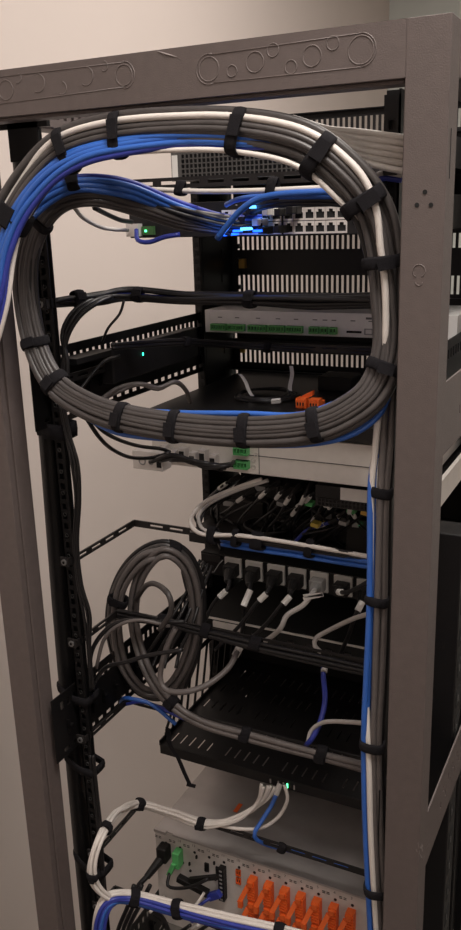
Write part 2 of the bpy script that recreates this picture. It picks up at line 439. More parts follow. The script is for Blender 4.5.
for a, b, n in ((212,228,6),(229,246,6),(249,268,6),(269,286,6),(287,304,6),(310,320,3),(321,329,2),(330,338,2)):
    yy = 324+(a-212)*.04; term_block(dsp, X_(a+.9,yy,.4934), X_(b-.7,yy,.4934), 1.6385, 1.650, .4934, n)
MB().box(X_(346,326,.49),X_(361,326,.49),.4925,.4934,1.641,1.6445).obj('card_slot','dark',dsp)
mb = MB().plate((X_(364,326,.49),.4915,1.639),(1,0,0),(0,0,1),(0,.002,0),.014,.010,[(.0015,.0125,.0015,.0085)]); mb.obj('usb_port','silver',dsp)
mb = MB()
for c in (220,237,258,278,296,315,325,334,353,371):
    mb.box(X_(c,316,.4934)-.004,X_(c,316,.4934)+.004,.4930,.4934,1.660,1.6615)
mb.box(X_(366,316,.4934),X_(366,316,.4934)+.012,.4930,.4934,1.6635,1.667)
mb.split('printed_legend','ink',dsp)
MB().box(-.2195,-.2105,.4928,.4934,1.652,1.668).obj('sticker','tag',dsp)
# black topped unit carrying the spare leads
t = d1 = device('rack_device', 'flat black one unit device with spare leads lying on its top', 'rack device', -.22,.22,.278,.64,1.516,1.539,'shelf')
k = MB(); k2 = MB(); k3 = MB()
for i in range(11):
    x = -.212+i*.0175; (k if i % 3 else k2 if i % 2 else k3).box(x, x+.011, .272, .279, 1.519, 1.533)
k.split('port_row','steel',d1); k2.split('terminal_block','green',d1); k3.split('socket','orange',d1)
# cream amplifier
t = amp = device('amplifier', 'cream coloured amplifier with blank back and two green plugs', 'amplifier', -.215,.2205,.285,.60,1.450,1.513,'cream')
MB().box(-.045,.2205,.2840,.2852,1.4795,1.4805).obj('panel_seam','ink',amp)
MB().box(-.0255,-.0248,.2840,.2852,1.451,1.511).obj('panel_gap','ink',amp)
for z in (1.459,1.481): term_block(amp, -.063,-.041,z,z+.0125,.285,4,'lgreen',.012)
MB().box(.240,.246,.25,.60,1.424,1.462).obj('side_rail','cream',amp)
k = MB().box(-.078,-.067,.283,.285,1.458,1.464); k.obj('hdmi_port','dark',amp)
k = MB()
for x, z in ((-.035,1.461),(-.035,1.472),(-.030,1.482),(-.0895,1.460),(-.098,1.462)): k.ring((x,.2845,z),UX,UZ,.0032,.0008,14)
k.split('jack_ring','steel',amp,smooth=True)
k = MB()
for i in range(7): k.box(-.212+i*.018,-.200+i*.018,.270,.285,1.458+(i%2)*.004,1.478+(i%2)*.006)
k.split('metal_connector','steel',amp,bevel=.0006)
k = MB()
for i in range(7): k.box(-.2105+i*.018,-.2020+i*.018,.2692,.270,1.461+(i%2)*.004,1.473+(i%2)*.006)
k.split('socket','dark',amp)
# small bracketed converter hanging at the left end
t = thing('video_converter', (-.225,.262,1.46), 'small silver converter box with round jacks left of the amplifier', 'converter')
MB().box(-.224,-.170,.240,.268,1.452,1.482).obj('case','steel',t,bevel=.0008)
k = MB(); k.ring((-.206,.2395,1.466),UX,UZ,.0055,.0012,16); k.ring((-.190,.2395,1.466),UX,UZ,.004,.001,16); k.split('jack','silver',t,smooth=True)
MB().box(-.180,-.172,.2392,.240,1.458,1.474).split('socket','dark',t)
# middle bay: thin appliance, media boxes on a black shelf
t = device('rack_device', 'thin black device with pale back strip under the amplifier', 'rack device', .06,.2205,.30,.60,1.408,1.440)
MB().box(.10,.2205,.2985,.300,1.421,1.440).obj('back_strip','lgrey',t); MB().box(.155,.166,.2975,.2985,1.429,1.434).split('socket','dark',t)
hs=[]
for j in range(2): hs += holes_row(.004,.15,.006,.0042,.002+j*.006,.0062+j*.006)
MB().plate((.062,.297,1.408),(1,0,0),(0,0,1),(0,.0015,0),.156,.013,hs).obj('grille','bar',t)
t = thing('shelf', (0,.30,1.285), 'black shelf in the middle bay holding small boxes and cords', 'shelf')
MB().box(-.22,.22,.40,.64,1.285,1.288).obj('tray','shelf',t); MB().box(-.22,.22,.40,.402,1.270,1.2885).obj('front_lip','shelf',t)
boxes = [(238,500,.47,.05,.035,'long black power adapter lying left in the middle bay'),
         (300,520,.46,.035,.022,'small black adapter box beside the coiled black cords'),
         (335,512,.45,.030,.030,'small black box with yellow socket in the middle bay'),
         (362,520,.42,.028,.030,'black box with green light right in the middle bay'),
         (270,485,.50,.05,.025,'black box behind the white tagged plugs')]
for i, (x, y, Y, w, h, lab) in enumerate(boxes):
    p = at(x, y, Y); t = thing('media_box', (p.x,Y,p.z), lab, 'adapter box')
    z0 = 1.288; z1 = max(p.z, z0+h)
    MB().box(p.x-w,p.x+w,Y,Y+.07,z0,z1).obj('case','plug',t,bevel=.002)
    MB().box(p.x-w*.6,p.x-w*.2,Y-.001,Y,z1-.014,z1-.005).obj('socket','silver',t)
    if i == 2: MB().box(p.x-.035,p.x-.018,Y-.003,Y,z1-.024,z1-.016).obj('yellow_socket','yellow',t)
    if i == 3: MB().box(p.x-.004,p.x-.001,Y-.002,Y,z1-.010,z1-.007).obj('indicator_light','ledg',t)
def plug_lead(L, lab, m='cblack', r=.0022, tagm='tag', grp='black leads with white tags in the middle bay', tagr=.0036, tl=.018, nm='tagged_cable'):
    P = Path(L); t = thing(nm, P.P[0], lab, 'cable', grp)
    cable('cord', P, m, r, parent=t)
    # plug head at the start, tag sleeve after it
    f = P.fr; i1 = min(len(f)-1, 3); j0 = min(len(f)-2, 4); j1 = j0
    while j1 < len(f)-1 and (f[j1][1]-f[j0][1]).length < tl: j1 += 1
    MB().cyl(f[0][1], f[i1][1], .0055, 8, .0038).obj('plug','plug',t,bevel=.0008)
    MB().cyl(f[j0][1], f[j1][1], tagr, 8).obj('tag_sleeve',tagm,t)
    return t
GL = 'thin black lead with a white tag below the amplifier'
for x, y, dx, dy in ((246,478,-22,22),(240,476,-34,24),(290,484,-20,24),(300,486,-22,30),(312,484,-14,28),(322,486,-24,26),(334,488,-12,30),(345,490,-26,34),(280,482,-30,26),(356,496,-10,24)):
    Y0 = .33+rnd.uniform(0,.04)
    plug_lead([(x,y,Y0),(x+dx*.5,y+dy*.4,Y0-.02),(x+dx,y+dy,Y0+.02),(x+dx*1.5+rnd.uniform(-10,10),y+dy*1.6,Y0+.06),(x+dx*1.2,y+dy*1.9+4,Y0+.10)], GL)
for x, y, dx, dy in ((228,484,-16,26),(256,490,-26,18),(308,500,-20,20),(326,504,-16,22),(352,506,-20,18),(318,496,-26,14),(340,500,18,22)):
    plug_lead([(x,y,.37),(x+dx*.6,y+dy*.5,.36),(x+dx,y+dy,.38),(max(216,x+dx*1.6),y+dy*1.5,.42)], 'short black lead with a white tag deeper in the middle bay', grp='short tagged leads in the middle bay', tl=.014)
for x, y, m_, lb in ((310,503,'lgreen','small green plug in the tangle of the middle bay'),(316,524,'yellow','small yellow plug in the tangle of the middle bay'),(352,510,'lgreen','green plug at the right of the middle bay'),(366,512,'brass','brass coloured plug at the far right of the middle bay'),(282,503,'silver','small silver plug in the tangle of the middle bay'),(330,495,'silver','silver plug under the thin black device'),(344,522,'silver','low silver plug right in the middle bay')):
    p = at(x, y, .345); t = thing('plug', p, lb, 'plug')
    MB().obox(p,(.0065,0,-.001),(0,.008,0),(.0006,0,.0034)).obj('body',m_,t,bevel=.0008)
    wire([(x,y,.355),(x-10,y+8,.37),(max(x-26,218),y+20,.40),(max(x-34,216),y+30,.44)],'cblack',.0022,'thin black lead tangled in the dark middle bay','tangled leads in the middle bay',name='lead')
t = plug_lead([(338,519,.36),(325,524,.36),(308,530,.37),(296,541,.38)], 'blue lead with a white plug in the middle bay', 'cdblue', .0030, nm='network_lead', grp='loose blue leads')
for i in range(4):
    c = at(268,527+i*1.6,.42); pts = [c+Vector((math.cos(a)*(.036+.002*i),math.sin(a)*.035,.004*i)) for a in [2*PI*q/28 for q in range(28)]]
    tagp(MB().tube(pts,.0022,6,True).obj('cord_coil','cblack',smooth=True),'coiled thin black cord lying on the middle shelf','cord','coiled cords in the middle bay')
for i in range(14):
    x = rnd.uniform(215,365); y = rnd.uniform(482,505); Y = rnd.uniform(.34,.42)
    L = [(x,y,Y)]
    for q in range(4): x = max(218, x+rnd.uniform(-28,16)); y += rnd.uniform(6,15); L.append((x,min(y,552),Y+rnd.uniform(-.02,.04)))
    wire(L,'cblack',.0022,'thin black lead tangled in the dark middle bay','tangled leads in the middle bay',name='lead')
# ---- outlet strip (power distribution)
PY, PZ = .36, 1.253
t = pdu = thing('power_strip', (0,PY,PZ), 'grey horizontal power strip with plugs in its outlets', 'power strip')
MB().box(-.175,.22,PY,PY+.045,PZ-.020,PZ+.020).obj('housing','black',t,bevel=.001)
mb = MB().box(-.172,-.135,PY-.004,PY+.003,PZ+.006,PZ+.018); mb.obj('bracket','bar',t)
plugx = [(233,569),(254,572),(276,575),(297,578),(319,582),(343,586),(366,590)]
for i, (x, y) in enumerate(plugx):
    p = at(x, y, PY-.004)
    o = MB().plate((p.x-.0155,PY-.005,PZ-.0155),(1,0,0),(0,0,1),(0,.005,0),.031,.034,[(.006,.025,.006,.024)]).obj('outlet','pdu',t,bevel=.0006)
    MB().box(p.x-.010,p.x+.010,PY-.002,PY,PZ-.010,PZ+.010).split('socket','dark',o)
ends = {0:[(228,588,.30),(215,602,.29),(203,625,.28),(190,648,.26)],
        1:[(250,590,.30),(244,605,.29),(243,625,.30),(236,650,.33)],
        2:[(268,592,.30),(255,605,.29),(238,628,.29),(215,650,.30)],
        3:[(290,596,.30),(280,607,.29),(262,628,.30),(235,652,.33)],
        4:[(312,594,.29),(303,605,.275),(287,615,.27),(281,628,.27),(270,638,.30),(252,648,.34)],
        5:[(338,592,.31),(348,592,.28),(362,585,.26),(376,576,.24)],
        6:[(362,602,.31),(354,618,.30),(348,636,.33),(340,655,.38)]}
whichs = ['leftmost','second from left','third from left','fourth from left','','sixth from left','rightmost']
for i, (x, y) in enumerate(plugx):
    g = i == 4
    p = at(x, y, PY-.006); lab = 'large grey plug with pale cord in the power strip' if g else f'black power plug and cord, {whichs[i]} on the grey power strip'
    t = thing('power_plug', (p.x,PY-.006,PZ), lab, 'power plug', 'plugs in the power strip')
    mb = MB(); c = Vector((p.x,PY-.008,PZ)); e = at(*ends[i][0]); d = (e-c).normalized()
    mb.obox(c-Vector((0,.004,0)), (.0115,0,0),(0,.011,0),(0,0,.0105))
    mb.cyl(c+Vector((0,-.012,0)), c+Vector((0,-.012,0))+d*.030, .0095, 10, .0048)
    mb.obj('body','gplug' if g else 'plug',t,bevel=.0015)
    P = Path([tuple(c+Vector((0,-.012,0)))+() ], raw=True) if 0 else None
    pts = [c+Vector((0,-.012,0))+d*.01]+[at(*q) for q in ends[i]]
    cable('cord', Path(pts, raw=True), 'cpale' if g else 'cblack', .0042 if g else .0034, parent=t)
    if not g:
        j = Path(pts, raw=True).at(1.35 if i != 1 else 1.2); q0, tg = j[1], j[2]
        MB().cyl(q0-tg*.006, q0+tg*(.010 if i != 1 else .022), .0052, 10).obj('tag_sleeve','tag',t)
    else:
        q = Path(pts, raw=True).at(1.3)[1]
        for a in (-.9,-.2): MB().obox(q+Vector((.008,-.006,.004-.004*a)), Vector((.016,0,.007+.003*a)),(0,.0005,0),Vector((-.001,0,.0025))).obj('paper_flag','tag',t)
wire([(376,612,.10),(355,618,.20),(330,630,.26),(316,638,.27),(315,646,.27),(325,655,.28)],'cpale',.0036,'pale grey lead curving left below the power strip','loose pale leads')
t = thing('vertical_power_strip', (.265,.30,.30), 'tall black vertical power strip inside the right side of rack', 'power strip')
MB().box(.256,.296,.22,.27,.30,1.42).obj('housing','black',t,bevel=.002)
k = MB()
for i in range(22): k.box(.296,.2965,.232,.258,.34+i*.048,.366+i*.048)
k.split('socket','dark',t)
k = MB()
for i in range(22): k.box(.2965,.2968,.242,.244,.345+i*.048,.355+i*.048)
k.split('ground_pin','silver',t)
# ---- lower device and ventilated shelf
t = device('rack_device', 'low black device with painted highlight on its top edge under the power strip', 'rack device', -.20,.2205,.40,.62,1.085,1.128, 'dark')
MB().box(-.20,.2205,.397,.400,1.1255,1.1285).obj('edge_highlight','steel',t); MB().box(-.175,-.12,.394,.398,1.112,1.123).obj('name_plate','steel',t)  # pale strip paints a highlight along the top edge
k = MB()
for i in range(9): k.box(-.10+i*.035,-.088+i*.035,.397,.400,1.100,1.112)
k.split('socket','bar',t)
t = sh = thing('shelf', (0,.263,.92), 'wide black ventilated shelf with rows of short slots', 'shelf')
hs = []
for j in range(5):
    for i in range(24):
        x = .012+i*.0178+(.006 if j % 2 else 0)
        if (i % 6) == 5: continue
        hs.append((x, x+.0032, .022+j*.062, .022+j*.062+.030))
# rows may differ in x so build row plates
mb = MB()
yb = [0,.06,.122,.184,.246,.335]
for j in range(5):
    y0, y1 = yb[j], yb[j+1]
    hh = []
    for i in range(24):
        x = .012+i*.0178+(.006 if j % 2 else 0)
        if (i % 6) == 5: continue
        hh.append((x, x+.0030, .016, .016+.028))
    mb.plate((-.22,.264+y0,.933),(1,0,0),(0,1,0),(0,0,.0015),.44,y1-y0,hh)
mb.box(-.22,.22,.60,.602,.933,1.03)
mb.obj('tray','shelf',sh)
MB().plate((-.22,.262,.9165),(1,0,0),(0,0,1),(0,.0015,0),.44,.018,[]).obj('front_lip','shelf',sh,bevel=.0005)
for s in (-1, 1):
    mb = MB(); x = s*.2205; 
    def zt(y): return .946+min(.098, max(0,(y-.285))*1.15)
    mb.obox((x,.43,.937),(.001,0,0),(0,.167,0),(0,0,.005))
    ys = [.285+.0305*i for i in range(11)]
    for y in ys: mb.obox((x,y,(zt(y)+.935)/2),(.001,0,0),(0,.0035,0),(0,.016*min(1,(y-.28)/.08),(zt(y)-.935)/2))
    for a, b in zip(ys, ys[1:]):
        A, B = Vector((x,a,zt(a))), Vector((x,b,zt(b))); mb.obox((A+B)/2,(.001,0,0),(B-A)/2*1.04,(0,0,.005))
    mb.obj('side_wing','shelf',sh)
k = MB(); kg = MB()
for x, y, mm in ((270,757,0),(278,763,0),(287,761,1),(294,766,0),(283,757,0)):
    p = at(x,y,.2615); (kg if mm else k).box(p.x-.0012,p.x+.0012,.2608,.262,.920,.928)
kg.obj('indicator_light','ledg',sh); k.split('painted_slot_light','scuff',sh)  # pale boxes: light passing through lip gaps, put into the colour
# dark unit under the shelf (its underside shade)
# ---- bottom controller with orange connectors
DY = .229
t = ctl = thing('control_processor', (0,DY,.64), 'large grey metal unit with orange connectors along its back', 'rack device')
MB().box(-.22,.22,DY+.001,.60,.58,.782).obj('chassis','lid',t,bevel=.0012)
MB().box(-.22,.22,DY,DY+.0012,.58,.7800).obj('back_panel','steel',t)
k = MB().box(-.22,-.196,DY-.004,DY+.004,.778,.7835).box(-.182,.22,DY-.003,DY+.006,.780,.7835); k.obj('lid_edge','lid',t)
k = MB()
colx = [X_(x,y,DY) for x, y in ((254,872),(270,875),(286,878),(302,882),(318,886),(335,890),(352,894))]
pit = (colx[-1]-colx[0])/6
for i in range(13):
    x = colx[0]-pit*7+i*pit+pit/2
    for q in range(2): k.box(x-.007+q*.0075,x-.002+q*.0075,DY-.0006,DY,.7675,.7685).box(x-.007+q*.0075,x-.002+q*.0075,DY-.0006,DY,.7645,.7655)
k.split('vent_slit','dark',ctl)
k = MB()
for i in range(13): k.cyl((colx[0]-pit*6+i*pit+.001,DY-.0008,.7585),(colx[0]-pit*6+i*pit+.001,DY,.7585),.0026,10)
k.split('panel_screw','plug',ctl)
def text(s_, c, size, m, parent):
    cu = bpy.data.curves.new('digit','FONT'); cu.body = s_; cu.size = size; cu.align_x = 'CENTER'; cu.align_y = 'CENTER'
    o = bpy.data.objects.new('digit', cu); me = bpy.data.meshes.new_from_object(o)
    bpy.data.objects.remove(o)
    rot = Matrix.Rotation(PI/2,4,'X'); me.transform(rot); vs = [Vector(c)+v.co for v in me.vertices]; fs = [tuple(p.vertices) for p in me.polygons]
    return lnk('printed_number', vs, fs, M[m], parent)
for i, n in enumerate((3,4,5,6,7,8,9,10,11,12,13,14)):
    text(str(n), (colx[6]-i*pit-.0005, DY-.0004, .7720), .0075, 'ink', ctl)
# narrow red terminals and plugs left of the orange row
for z in (.741,.724):
    term_block(ctl, colx[0]-pit-.0045, colx[0]-pit+.0035, z, z+.013, DY, 2, 'orange', .003)
bt = thing('terminal_plug', (colx[0]-2*pit,DY,.70), 'tall black terminal plug left of the orange connectors', 'plug')
mb = MB()
for q in range(8): mb.box(colx[0]-2*pit-.006,colx[0]-2*pit+.005,DY-.012,DY,.752-q*.0085-.0075,.752-q*.0085)
mb.obj('body','plug',bt); 
mb = MB()
for q in range(8): mb.box(colx[0]-2*pit-.003,colx[0]-2*pit+.002,DY-.0126,DY-.012,.752-q*.0085-.0055,.752-q*.0085-.002)
mb.obj('wire_hole','gplug',bt)
for i, x in enumerate(colx):
  for r_, z in enumerate((.752,.708)):
    nm = ['ninth','eighth','seventh','sixth','fifth','fourth','third'][i]
    num = 9-i
    t = thing('orange_connector', (x,DY,z), f'orange connector in the {"upper" if r_==0 else "lower"} row under printed number {num}', 'connector', 'orange connectors on the grey metal unit')
    mb = MB().box(x-.0066,x+.0070,DY-.014,DY,z-.042,z)
    for q in range(7): mb.box(x-.0070,x+.0074,DY-.0158,DY-.002,z-.0035-q*.0055-.0022,z-.0035-q*.0055)
    mb.box(x-.0040,x+.0044,DY-.019,DY-.012,z-.010,z-.001)
    mb.obj('body','orange',t)
    # slanted release arm reaching down-left
    mb = MB()
    a = Vector((x-.0062,DY-.013,z-.014)); b = Vector((x-.0165,DY-.024,z-.040))
    mb.obox((a+b)/2,(.0044,0,0),(0,.003,0),(a-b)/2); 
    mb.obox(b+Vector((.001,0,-.004)),(.0038,0,0),(0,.0035,0),(0,0,.007))
    mb.obj('release_arm','orange',t)
# power plug, green plug, other sockets at left
k = MB()
for i, x_ in enumerate((-.165,-.150,-.135,-.118,-.100,-.082)):
    k.box(x_-.0025,x_+.0005,DY-.003,DY,.748-(i%2)*.02,.754-(i%2)*.02)
    k.cyl((x_,DY-.002,.728-(i%3)*.012),(x_,DY,.728-(i%3)*.012),.0024,10)
k.split('socket','dark',ctl)
MB().box(-.120,-.112,DY-.003,DY,.728,.745).box(-.098,-.090,DY-.003,DY,.72,.745).obj('socket','plug',ctl)
t = thing('power_plug', (-.198,DY,.74), 'black power plug at the left end of the grey metal unit', 'power plug')
MB().obox((-.198,DY-.010,.745),(.010,0,0),(0,.011,0),(0,0,.015)).obj('body','plug',t,bevel=.003)
MB().cyl((-.199,DY-.012,.738),(-.214,DY-.045,.715),.009,10,.006).obj('strain_relief','plug',t)
cable('cord',Path([(-.212,DY-.04,.717),(-.22,DY-.07,.70),(-.217,DY-.06,.67),(-.20,DY-.02,.63),(-.19,DY,.60)],raw=True) if 0 else Path([Vector(q) for q in ((-.212,DY-.04,.717),(-.224,DY-.06,.70),(-.222,DY-.06,.67),(-.20,DY-.03,.62),(-.19,DY-.02,.58))],raw=True),'cblack',.0048,parent=t)
t = thing('green_plug', (-.168,DY,.74), 'bright green plug beside the black power plug', 'plug')
MB().obox((-.170,DY-.009,.742),(.0065,0,0),(0,.009,0),(0,0,.016)).obox((-.178,DY-.018,.724),(.0045,0,0),(0,.004,0),(.006,0,.014)).obj('body','lgreen',t,bevel=.0008)
cable('lead',Path([Vector(q) for q in ((-.182,DY-.02,.716),(-.178,DY-.035,.702),(-.155,DY-.035,.705),(-.125,DY-.035,.722),(-.098,DY-.03,.742))],raw=True),'cblack',.0030,parent=t)
t = thing('black_lever', (-.11,DY,.72), 'long black release lever slanting across the grey unit', 'lever')
MB().obox((-.112,DY-.022,.7315),(.028,0,.0135),(0,.004,0),(-.0018,0,.0035)).obox((-.135,DY-.020,.706),(.030,0,-.006),(0,.006,0),(.0012,0,.0055)).obj('arm','plug',t,bevel=.001)
t = thing('network_plug', (-.09,DY,.69), 'blue network plug low on the grey metal unit', 'plug')
MB().obox((-.094,DY-.018,.699),(.011,0,.008),(0,.005,0),(-.004,0,.005)).obj('body','cdblue',t,bevel=.001)
cable('lead',Path([Vector(q) for q in ((-.10,DY-.02,.695),(-.115,DY-.04,.683),(-.118,DY-.06,.668))],raw=True),'cdblue',.003,parent=t)
wire([(164,897,.18),(160,903,.15),(150,912,.12)],'cwhite',.0028,'short white lead above the bottom cable bundle','loose white leads')
wire([(204,893,.19),(198,902,.17),(190,912,.14)],'cwhite',.0026,'short white lead below the blue network plug','loose white leads')
# orange sticker on the lid and small notch
tagp(MB().box(*(lambda p:(p.x-.004,p.x+.004,p.y-.012,p.y+.012))(at(238,808,Z=.7825)),.7825,.7832).obj('orange_tag','orange'),'small orange sticker on top of the grey metal unit','sticker')
# ================================================================ lacing bars
def lacing_bar(z, by, label, h=.011, ry=.062, xr=.2265, slot=True, dz=0, bracket=True, xl=-.2265):
    t = thing('lacing_bar', (xl,ry,z), label, 'cable bar', 'slotted black cable bars across the rack')
    mb = MB(); th = .0025
    hs = holes_row(.03, xr-xl-.05, .036, .024, h*.36, h*.68)
    mb.plate((xl, by, z-h/2), (1,0,0), (0,0,1), (0,th,0), xr-xl, h, hs)
    mb.obj('crossbar','bar',t)
    mb = MB()
    for x in (xl, xr):
        L = by-ry
        mb.plate((x-.00125,ry,z-h/2),(0,1,0),(0,0,1),(.0025,0,0),L,h,holes_row(.02,L-.012,.036,.024,h*.36,h*.68))
        s = 1 if x > 0 else -1
        mb.box(min(x,x+s*.014),max(x,x+s*.014),ry-.002,ry+.001,z-h*.62,z+h*.62)
        mb.obj('side_arm','bar',t); mb = MB()
    for x in (xl, xr):
        s = 1 if x > 0 else -1
        k = MB().cyl((x+s*.0065,ry-.004,z),(x+s*.0065,ry-.002,z),.0045,14); k.obj('screw','silver',t)
        MB().cyl((x+s*.0065,ry-.0045,z),(x+s*.0065,ry-.0039,z),.0022,6).obj('screw_socket','dark',t)
    return t
lacing_bar(1.876,.20,'uppermost slotted cable bar, in front of the network switch',h=.014)
lacing_bar(1.727,.20,'second slotted cable bar from top, wrapped in black cables',h=.012)
lacing_bar(1.622,.44,'cable bar level with the small green light',h=.012,slot=False)
lacing_bar(1.361,.235,'slotted cable bar above the grey power strip')
lacing_bar(1.231,.175,'slotted cable bar just below the grey power strip')
lacing_bar(1.067,.183,'slotted cable bar carrying the thick grey cables')
lacing_bar(.855,.20,'slotted cable bar over the grey metal unit, holding white cables')
lacing_bar(.752,.105,'lowest slotted cable bar, under the blue and white bundle')
# ================================================================ black box on the left with green light
t = thing('power_supply', (-.215,.185,1.60), 'black box with a small green light on left side', 'power supply')
MB().box(-.232,-.213,.185,.45,1.598,1.648).obj('case','chassis',t,bevel=.0015)
MB().box(-.240,-.2125,.10,.186,1.641,1.649).obj('mounting_arm','chassis',t)
MB().box(-.2135,-.2122,.184,.190,1.598,1.649).obj('edge','bar',t)
p = at(143,354,X=-.2125); MB().box(-.2128,-.2118,p.y-.0012,p.y+.0012,p.z-.0022,p.z+.0022).obj('indicator_light','led2',t)
# ================================================================ vertical cable sleeve left
sl = Path([Vector((x,.10,z)) for x,z in ((-.281,.3),(-.281,.65),(-.280,.95),(-.277,1.25),(-.271,1.55),(-.270,1.80),(-.271,1.94))], raw=True)
k = MB().tube([q[1] for q in sl.fr], .0155, 16)
tagp(k.obj('cable_sleeve','black',smooth=True),'thick smooth black vertical tube beside the left rail','cable sleeve')
for x, y, lab, w in ((50,428,'wide black strap round the left tube, just below the big loop',.011),(70,690,'black strap round left tube and rail beside the grey coil',.007),(78,760,'black strap round left tube below the grey coil',.007),(84,858,'black strap round left tube beside the white loop',.008)):
    z = at(x,y,.09).z
    sh_ = -.008 if z < 1.3 else 0
    mb = MB(); hull = [(-.2878,.100),(-.2845,.110),(-.2720,.1160),(-.2450,.106),(-.2220,.100),(-.2212,.090),(-.2215,.071),(-.2230,.0675),(-.2430,.0670),(-.2590,.075),(-.2700,.0835),(-.2800,.0865),(-.2855,.0920)]
    prof = [(-w,-.0015),(-w,.0008),(0,.0018),(w,.0008),(w,-.0015)]; n = len(hull); cc = Vector((-.2600,.0925))
    for hx, hy in hull:
        if hx < -.25: hx += sh_-.001
        d = (Vector((hx,hy))-cc).normalized()
        for q, h in prof: mb.v.append(Vector((hx+d.x*h, hy+d.y*h, z+q+.0015*math.sin(hx*300))))
    for i in range(n):
        for j in range(5): mb.f.append((i*5+j,i*5+(j+1)%5,((i+1)%n)*5+(j+1)%5,((i+1)%n)*5+j))
    tagp(mb.obj('cable_strap','velcro',smooth=True),lab,'strap','black hook and loop cable straps')
for i in range(3):
    wire([(60+i*2,405,.060),(66+i*2,436,.064),(72+i*3,465,.062),(76+i*2,500,.066),(74+i*2,545,.070),(78+i*2,585,.070),(84+i*3,615,.070),(88+i,650,.072),(90+i*2,690,.075)],'cblack',.0022,'thin black lead running down beside the left rail','leads beside the left rail',name='lead')
for i in range(2):
    wire([(90+i*3,755,.070),(94+i*3,790,.070),(99+i*2,830,.070),(102+i,880,.074),(104,935,.074)],'cblack',.0028,'thin black lead on the left rail below the grey coil','leads on lower left rail',name='lead')
# ================================================================ THE BIG LOOP
RING = [(-26,372,-.060),(-8,305,-.052),(-1,258,-.045),(9,222,-.038),(33,182,-.028),(66,151,-.018),(118,136,-.008),(180,131,.0),(238,133,.004),(300,146,.008),(343,176,.016),
        (370,212,.024),(382,255,.030),(387,300,.032),(389,342,.030),(380,378,.022),(360,404,.012),(316,425,.004),(250,431,.0),(180,427,.0),(122,417,.0),(84,403,.005),(55,383,.010),
        (38,352,.016),(28,310,.022),(26,268,.030),(37,228,.038),(60,202,.046),(95,195,.060),(140,205,.100),(185,219,.160),(228,226,.235)]
ring = Path(RING)
mm = .001
TOP, LOW = 10, 15          # control indices: before TOP use the top layout, after LOW the lower one
ring_cables = [  # top a, b ; low a, b ; material ; radius
 (21,2, 12,6,'cgrey',4.4),(17,-4, 16,0,'cgrey',4.0),(6.5,6, 4.5,7.5,'cgrey',3.6),(0.5,7.5,-3.8,7.5,'cgrey',3.6),(10,-3, 9,-3,'cgrey',4.0),
 (-5,-2,-9,7,'cgrey',3.6),(3,0, 1,0,'cblack',3.8),(-11,-4,-14,0,'cgrey',3.8),(12,-8,-6,-1,'cgrey',4.0),(-16,-4,-10,-5,'cblack',3.8),(4,-8,3,-7,'cblack',3.8),(-2,4,0,8,'cgrey',3.5),(-9,2,-14,5,'cgrey',3.5)]
for ta, tb, la, lb, m, r in ring_cables:
    nm = 'dark grey' if m == 'cgrey' else 'black'
    cable('cable', ring, m, r*mm, [(0,ta*mm),(TOP,ta*mm),(LOW,la*mm),(31,la*mm*.75)], [(0,tb*mm),(TOP,tb*mm),(LOW,lb*mm),(31,lb*mm*.8)],
          f'thick {nm} cable coiled all the way round the big front loop', f'{nm} cables of the big loop')
# cables that enter at the left, go over the top and down the right-hand post
RV = RING[:14]+[(387,345,.032),(382,398,.044),(380,450,.044),(378,500,.038),(377,600,.032),(374,680,.028),(372,740,.026),(373,830,.024),(377,930,.024),(380,1000,.024)]
rv = Path(RV)
for ta, tb, va, vb, m, r, col in [(14,7, 0,2,'cwhite',3.8,'white'),(-19.5,3,-4,-4,'cwhite',2.9,'white'),(-6,7, -9,3,'cblue',3.7,'blue'),(-11,6,-6,-3,'cblue',3.7,'blue'),(-15.5,3, 8,-5,'cdblue',3.4,'dark blue')]:
    ra = {14:-1,-19.5:-8}.get(ta, 9)
    rb = {14:9.5,-19.5:-6}.get(ta, -7)
    if m == 'cwhite' and ta > 0: vv = [(17,-7),(19,-9),(20.6,-2),(23,0)]
    elif m == 'cwhite': vv = [(17,0),(19,2),(21,3),(23,4)]
    else: vv = [(17,va),(23,va)]
    cable('cable', rv, m, r*mm, [(0,ta*mm),(8 if m!='cwhite' else TOP,ta*mm),(9.5 if m!='cwhite' else 12,ra*mm),(14,ra*mm)]+[(a,b*mm) for a,b in vv], [(0,(tb if ta!=14 else -4)*mm),(3.6,(tb if ta!=14 else -3)*mm),(5.2,tb*mm),(8,(tb if m=='cwhite' else tb-5)*mm),(9.3 if m!='cwhite' else 12,rb*mm),(14.2,rb*mm),(17,vb*mm),(19,(vb if m!='cwhite' else -5)*mm),(20.6,(vb if ta!=14 else 7)*mm),(23,(vb if ta!=14 else 7)*mm)],
          f'{col} cable over the loop top, then down the right-hand post', f'{col} cables over the loop top')
# extra grey cables on the right vertical, starting behind the loop
VR = [(392,330,.052),(387,400,.052),(384,450,.046),(381,500,.040),(379,600,.034),(376,680,.030),(374,740,.028),(376,830,.026),(381,930,.026),(384,1000,.026)]
vr = Path(VR)
for a, b, m, r in ((-1,5,'cmid',4.2),(6,3,'cmid',4.0),(10,-3,'cblack',3.6),(2,-5,'cgrey',3.8)):
    a2 = a if b != 5 else 2
    cable('cable', vr, m, r*mm, a*mm, b*mm, 'dark grey cable running down inside the right-hand post', 'grey cables inside the right-hand post')
